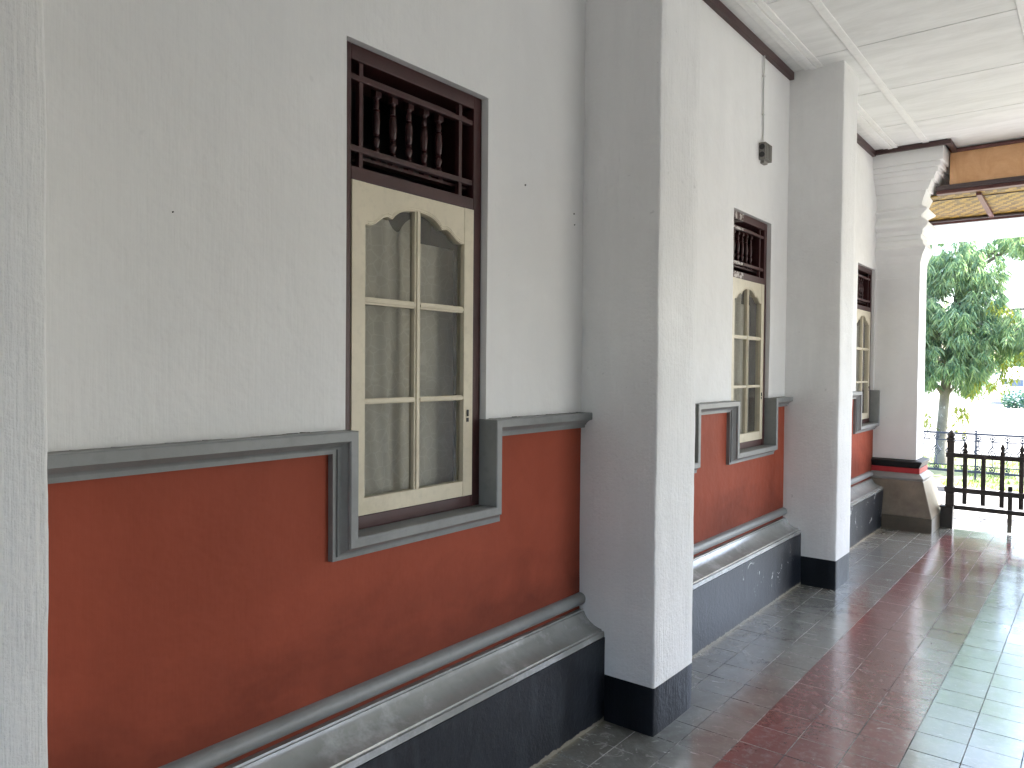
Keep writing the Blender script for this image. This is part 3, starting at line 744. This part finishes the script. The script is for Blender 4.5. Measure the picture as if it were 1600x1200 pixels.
g = MB(); g.loft([ringp(-1.349, 8.574, .150), ringp(-1.448, 8.668, .507)]); under(cc, g.build('stone_pedestal', 'stone', bevel=.006))
g = MB(); g.loft([ringp(-1.346, 8.571, -.01), ringp(-1.346, 8.571, .1495)]); under(cc, g.build('pedestal_foot', 'stone_dark', bevel=.005))

# ------------------------------------------------------------------ junction box on the wall
jb = empty('junction_box', (XW, 5.34, 3.18), 'small grey electrical box high on the wall with a thin white conduit above', 'electrical box')
g = MB(); g.box(XW-.005, XW+.048, 5.27, 5.405, 3.125, 3.245)
for k in range(4): g.box(XW+.048, XW+.054, 5.285+k*.03, 5.300+k*.03, 3.13, 3.24)
g.box(XW+.0, XW+.03, 5.30, 5.37, 3.105, 3.125)
under(jb, g.build('box_body', 'plastic', bevel=.004))
for z in (3.158, 3.212):
    g = MB(); g.tube([(XW+.026, 5.270, z), (XW+.026, 5.262, z)], .019, 16); under(jb, g.build('socket', 'socket'))
g = MB(); g.tube([(XW+.010, 5.325+.004*math.sin(k), 3.245+(3.87-3.245)*k/8) for k in range(9)], .0055, 6)
for z in (3.45, 3.72): g.box(XW, XW+.018, 5.315, 5.337, z, z+.008)
under(jb, g.build('conduit', 'conduit'))

# ------------------------------------------------------------------ wooden gate
gt = empty('barrier_gate', (-1.28, 9.08, 0), 'low dark wooden barrier with pointed pickets across the veranda end', 'gate')
GY = 9.08
g = MB(); cx = -1.262
g.box(-1.343, -1.229, GY-.055, GY+.055, 0, .205); g.loft([[(-1.343, GY-.055, .205), (-1.229, GY-.055, .205), (-1.229, GY+.055, .205), (-1.343, GY+.055, .205)], [(-1.358, GY-.06, .228), (-1.226, GY-.06, .228), (-1.226, GY+.06, .228), (-1.358, GY+.06, .228)], [(-1.305, GY-.042, .232), (-1.226, GY-.042, .232), (-1.226, GY+.042, .232), (-1.305, GY+.042, .232)]])
g.sq(cx, GY, [(.232, .040), (.352, .040), (.366, .036), (.372, .041), (.386, .041)])
g.box(-1.312, -1.222, GY-.045, GY+.045, .386, .434)
g.sq(cx, GY, [(.434, .031), (.90, .031), (.905, .036), (.915, .037), (.918, .028), (.928, .028), (.932, .037), (.944, .038), (.952, .024)])
post = g.build('post', 'gate', bevel=.003); under(gt, post)
g = MB(); g.lathe(cx, GY, [(.950, .020), (.958, .030), (.978, .040), (.994, .036), (1.012, .018), (1.024, .010), (1.030, .003)], 14); o = g.build('finial', 'gate', smooth=50); o.parent = post
g = MB(); g.sq(.98, GY, [(0, .05), (.232, .05), (.24, .04), (.386, .04), (.39, .031), (.90, .031), (.93, .037), (.95, .024), (.978, .040), (1.03, .003)]); under(gt, g.build('post', 'gate', bevel=.003))
for z0, z1, dy in ((.744, .792, -.045), (.382, .430, -.045), (.200, .244, -.03)):
    g = MB(); g.box(-1.302 if z0 > .5 else -1.222, .98, GY+dy, GY+dy+.028, z0, z1); under(gt, g.build('rail', 'gate', bevel=.003))
k = 0; x = -1.130
while x < .9:
    g = MB(); hw = .0205
    top = .749 if k % 4 == 1 else .80
    g.box(x-hw, x+hw, GY-.016, GY+.010, .262, top)
    if k % 4 != 1:
        g.loft([[(x-h, GY-.012, z), (x+h, GY-.012, z), (x+h, GY+.006, z), (x-h, GY+.006, z)] for z, h in ((.80, .020), (.822, .021), (.832, .012), (.840, .012), (.868, .021), (.890, .012), (.915, .003))])
    under(gt, g.build('picket', 'gate', bevel=.002)); x += .163; k += 1
g = MB(); g.box(-.762, -.722, GY+.10, GY+.135, 0, .470); g.box(-.760, -.724, GY-.017, GY+.10, .395, .425); under(gt, g.build('support_leg', 'gate', bevel=.003))

# ------------------------------------------------------------------ iron fence beyond the path
fe = empty('iron_fence', (-2, 16, -.35), 'blue grey wrought iron fence with rings and diamonds across the lawn', 'fence')
FY = 16.0
g = MB(); g.box(-7, 3, FY-.012, FY+.012, .484, .520); under(fe, g.build('rail', 'iron'))
for z, h in ((.372, .010), (-.085, .010)):
    g = MB(); g.box(-7, 3, FY-.008, FY+.008, z-h, z+h); under(fe, g.build('rail', 'iron'))
g = MB(); g.box(-7, 3, FY-.014, FY+.014, -.210, -.168); under(fe, g.build('rail', 'iron'))
proto = None
def ringpts(cx, cz, r, n=14): return [(cx+math.cos(t*2*math.pi/n)*r, FY, cz+math.sin(t*2*math.pi/n)*r) for t in range(n+1)]
g = MB()
for cz in (.430, -.130): g.tube(ringpts(0, cz, .040), .011, 5); g.tube(ringpts(0, cz, .012, 8), .012, 5)
g.tube([(0, FY, .372), (0, FY, .285)], .011, 5); g.tube([(0, FY, .065), (0, FY, -.09)], .009, 5)
for hw, hz in ((.068, .112), (.032, .050)):
    g.tube([(0, FY, .175+hz), (hw, FY, .175), (0, FY, .175-hz), (-hw, FY, .175), (0, FY, .175+hz)], .0125, 5)
for k in range(44):
    x = -6.9+k*.222
    if k == 0: proto = g.build('iron_panel', 'iron'); o = proto
    else: o = proto.copy(); col.objects.link(o)
    o.location = (x, 0, 0); o.parent = fe; o.matrix_parent_inverse = Matrix.Translation(fe.location).inverted()
for x in (-6.1, -3.95, -1.83, .40, 2.6):
    g = MB(); g.sq(x, FY, [(-.36, .016), (.52, .016), (.535, .010), (.55, .022), (.565, .018), (.58, .004)]); under(fe, g.build('post', 'iron'))

# ------------------------------------------------------------------ trees
def leaf(mb, p, d, L, W, nrm, droop=.25):
    d = d.normalized(); s = d.cross(nrm)
    if s.length < 1e-3: s = Vector((1, 0, 0))
    s.normalize(); up = s.cross(d)
    a = p; b = p+d*L*.45+up*L*.05; c = p+d*L+Vector((0, 0, -droop*L))
    mb.add([a, b+s*W, c, b-s*W], [(0, 1, 2), (0, 2, 3)])
def shoot(mb, p, d, rr, n=15, L=.17, W=.0105):
    """a whorl of hanging lance-shaped leaves at the end of a twig"""
    for i in range(n):
        a = rr.uniform(0, 6.283); sp = rr.uniform(.25, 1.0)
        v = Vector((math.cos(a)*sp, math.sin(a)*sp, -rr.uniform(.35, 1.25)))+d*.4
        leaf(mb, p+Vector((rr.uniform(-.03, .03), rr.uniform(-.03, .03), rr.uniform(-.10, .04))), v, L*rr.uniform(.7, 1.25), W*rr.uniform(.8, 1.2), Vector((rr.uniform(-1, 1), rr.uniform(-1, 1), .6)))
tr = empty('mango_tree', (-2.62, 18.2, -.35), 'big leafy tree with drooping narrow leaves behind the iron fence', 'tree')
rr = random.Random(5)
g = MB()
tp = [(-2.70, 18.2, -.40), (-2.71, 18.2, .0), (-2.70, 18.18, .5), (-2.67, 18.2, 1.1), (-2.62, 18.2, 1.8), (-2.50, 18.2, 2.6), (-2.4, 18.2, 3.6), (-2.4, 18.3, 4.8), (-2.3, 18.3, 5.8)]
g.tube(tp, [.16, .118, .102, .098, .095, .10, .085, .06, .02], 12)
trunk = g.build('trunk', 'bark', smooth=60); under(tr, trunk)
blobs = [  # centre, radii, number of shoots
    ((-2.95, 18.0, 2.15), (.85, .8, .80), 330), ((-3.1, 18.0, 3.2), (.95, .9, .9), 400), ((-2.45, 17.9, 1.75), (.60, .6, .40), 190),
    ((-2.35, 17.8, 2.55), (.70, .7, .55), 300), ((-2.3, 18.0, 3.75), (.75, .8, .60), 320), ((-1.75, 17.9, 2.15), (.55, .55, .38), 170),
    ((-1.15, 17.9, 2.55), (.60, .6, .42), 210), ((-.4, 18.1, 2.9), (.7, .6, .5), 160), ((-1.25, 18.0, 4.25), (.60, .6, .32), 130),
    ((-.5, 18.2, 4.5), (.9, .8, .35), 80), ((-3.9, 18.2, 3.0), (1.0, .9, 1.3), 150), ((-3.3, 18.3, 4.9), (1.3, 1.2, .9), 220), ((-3.2, 18.3, 6.1), (1.0, 1.0, 1.0), 150), ((-2.0, 18.4, 5.7), (.95, .9, 1.0), 230),
    ((-2.2, 18.2, 1.38), (.35, .35, .14), 30), ((-3.15, 17.6, 2.7), (.5, .4, .9), 170), ((-3.1, 17.6, 1.6), (.4, .4, .35), 70), ((-1.35, 17.8, 2.25), (.5, .5, .30), 100), ((-2.0, 17.8, 3.1), (.45, .4, .5), 90)]
g = MB(); limbs = MB()
for (cx, cy, cz), (rx, ry, rz), n in blobs:
    q = min(tp, key=lambda t: abs(t[2]-(cz-.5)))
    limbs.tube([q, ((q[0]+cx)/2, (q[1]+cy)/2, (q[2]+cz)/2+.15), (cx, cy, cz)], [.045, .03, .015], 6)
    for i in range(n):
        while True:
            v = Vector((rr.uniform(-1, 1), rr.uniform(-1, 1), rr.uniform(-1, 1)))
            if .25 < v.length < 1: break
        p = Vector((cx+v.x*rx, cy+v.y*ry, cz+v.z*rz))
        if noise.noise(p*1.7) < -.30: continue
        if i % 5 == 0: limbs.tube([(cx, cy, cz), tuple(p*.5+Vector((cx, cy, cz+.15))*.5), tuple(p)], [.012, .008, .004], 4)
        shoot(g, p, Vector((v.x, v.y, 0)), rr)
under(tr, g.build('crown', 'leaf')); under(tr, limbs.build('limb', 'bark'))
for (cx, cy, cz), n in (((-2.98, 17.95, .62), 12), ((-2.32, 17.95, .78), 12), ((-2.25, 17.95, .55), 7), ((-2.0, 17.7, 1.30), 8), ((-1.5, 17.6, 1.75), 16), ((-1.75, 17.6, 1.45), 9), ((-1.2, 17.5, 1.95), 14), ((-1.55, 17.4, 2.85), 9)):
    g = MB()
    for i in range(n):
        p = Vector((cx+rr.gauss(0, .10), cy+rr.gauss(0, .1), cz+rr.gauss(0, .11))); shoot(g, p, Vector((0, 0, 0)), rr, 6, .13, .013)
        limb_end = p
    if cz < 1: g.tube([(cx*.0-2.62, 18.15, cz-.35), (cx, cy, cz)], [.01, .006], 4)
    under(tr, g.build('young_shoot', 'leaf_young'))
# far trees behind the white building
def far_tree(x, y, h, r, seed, lb):
    e = empty('far_tree', (x, y, -.37), lb, 'tree', 'trees far beyond the fence'); q = random.Random(seed)
    g = MB(); g.tube([(x, y, -.4), (x+.1, y, h*.4), (x, y, h*.8)], [.3, .22, .08], 8); under(e, g.build('trunk', 'bark'))
    g = MB()
    for k in range(9):
        bx, by, bz = x+q.uniform(-1, 1)*r*.7, y+q.uniform(-1, 1)*r*.6, h*.68+q.uniform(-1, 1)*h*.28; br = r*q.uniform(.3, .5)
        for i in range(260):
            v = Vector((q.gauss(0, .5), q.gauss(0, .5), q.gauss(0, .45)))*br+Vector((bx, by, bz)); a = Vector((q.uniform(-1, 1), q.uniform(-1, 1), q.uniform(-1, .4)))
            leaf(g, v, a, .42, .12, Vector((q.uniform(-1, 1), q.uniform(-1, 1), q.uniform(-1, 1))))
    under(e, g.build('crown', 'leaf_far'))
far_tree(-3.0, 66, 3.6, 3.2, 1, 'low green tree right behind the far white building')
far_tree(.8, 70, 4.4, 3.4, 3, 'far green tree at the right edge of the view')
# far building and hedge
fb = empty('far_building', (-2, 58, -.37), 'low white building with dark blue windows far beyond the fence', 'building')
g = MB(); g.box(-4.8, 3, 56, 60, -.37, 1.25); under(fb, g.build('wall', 'far_white'))
g = MB(); g.loft([[(x, 55.6, 1.22), (x, 58, 1.95), (x, 60.4, 1.22), (x, 58, 1.30)] for x in (-5.05, 3.3)]); under(fb, g.build('roof', 'far_white'))
for x in (-4.6, -3.85, -3.1, -2.1, -1.0, .3, 1.5):
    g = MB(); g.box(x, x+.62, 55.95, 56.02, .75, 1.12); under(fb, g.build('window', 'far_blue'))
g = MB(); q = random.Random(9)
for i in range(2600):
    x = q.uniform(-4.5, 3); v = Vector((x, 50+q.uniform(-.4, .4), -.37+abs(q.gauss(0, .45)))); 
    if v.z > .62: continue
    leaf(g, v, Vector((q.uniform(-1, 1), q.uniform(-1, 1), q.uniform(-.2, 1))), .2, .06, Vector((q.uniform(-1, 1), q.uniform(-1, 1), .3)))
tag(g.build('hedge', 'leaf_far'), 'low trimmed hedge in front of the far white building', 'hedge')

# ------------------------------------------------------------------ rest of the veranda, outside the photograph
g = MB(); g.box(-2.0, -1.3, -3.3, -3.1, -.3, 4.12); g.box(-1.3, .6, -3.3, -3.1, -.3, .7); g.box(-1.3, .6, -3.3, -3.1, 2.6, 4.12); g.box(.6, 3.6, -3.3, -3.1, -.3, 4.12); tag(g.build('rear_wall', 'white'), 'white wall closing the near end of the veranda, its opening added for fill light', 'wall')  # out of view; the opening is added as fill light on camera-facing pillar sides
g = MB(); g.box(3.4, 3.6, -3.1, 3.4, -.3, 4.12); g.box(3.4, 3.6, 5.9, 8.75, -.3, 4.12); g.box(3.4, 3.6, 3.4, 5.9, 2.65, 4.12)  # out of view; solid parts and opening are arranged to shape the interior light
tag(g.build('side_wall', 'white'), 'white side wall opposite the windows, its wide opening placed to shape the light inside', 'wall')
for y in (8.95,):
    e = empty('side_pillar', (3.5, y, 0), 'white pillar at the far corner of the open side of the veranda', 'pillar', 'pillars on the open side')
    under(e, rough_prism(3.3, 3.7, y-.2, y+.2, zsteps(.22, 4.1, .3)).build('shaft', 'pillar_white', smooth=50))
    under(e, rough_prism(3.3, 3.7, y-.2, y+.2, zsteps(-.3, .22, .3)).build('painted_foot', 'black_paint', smooth=50))
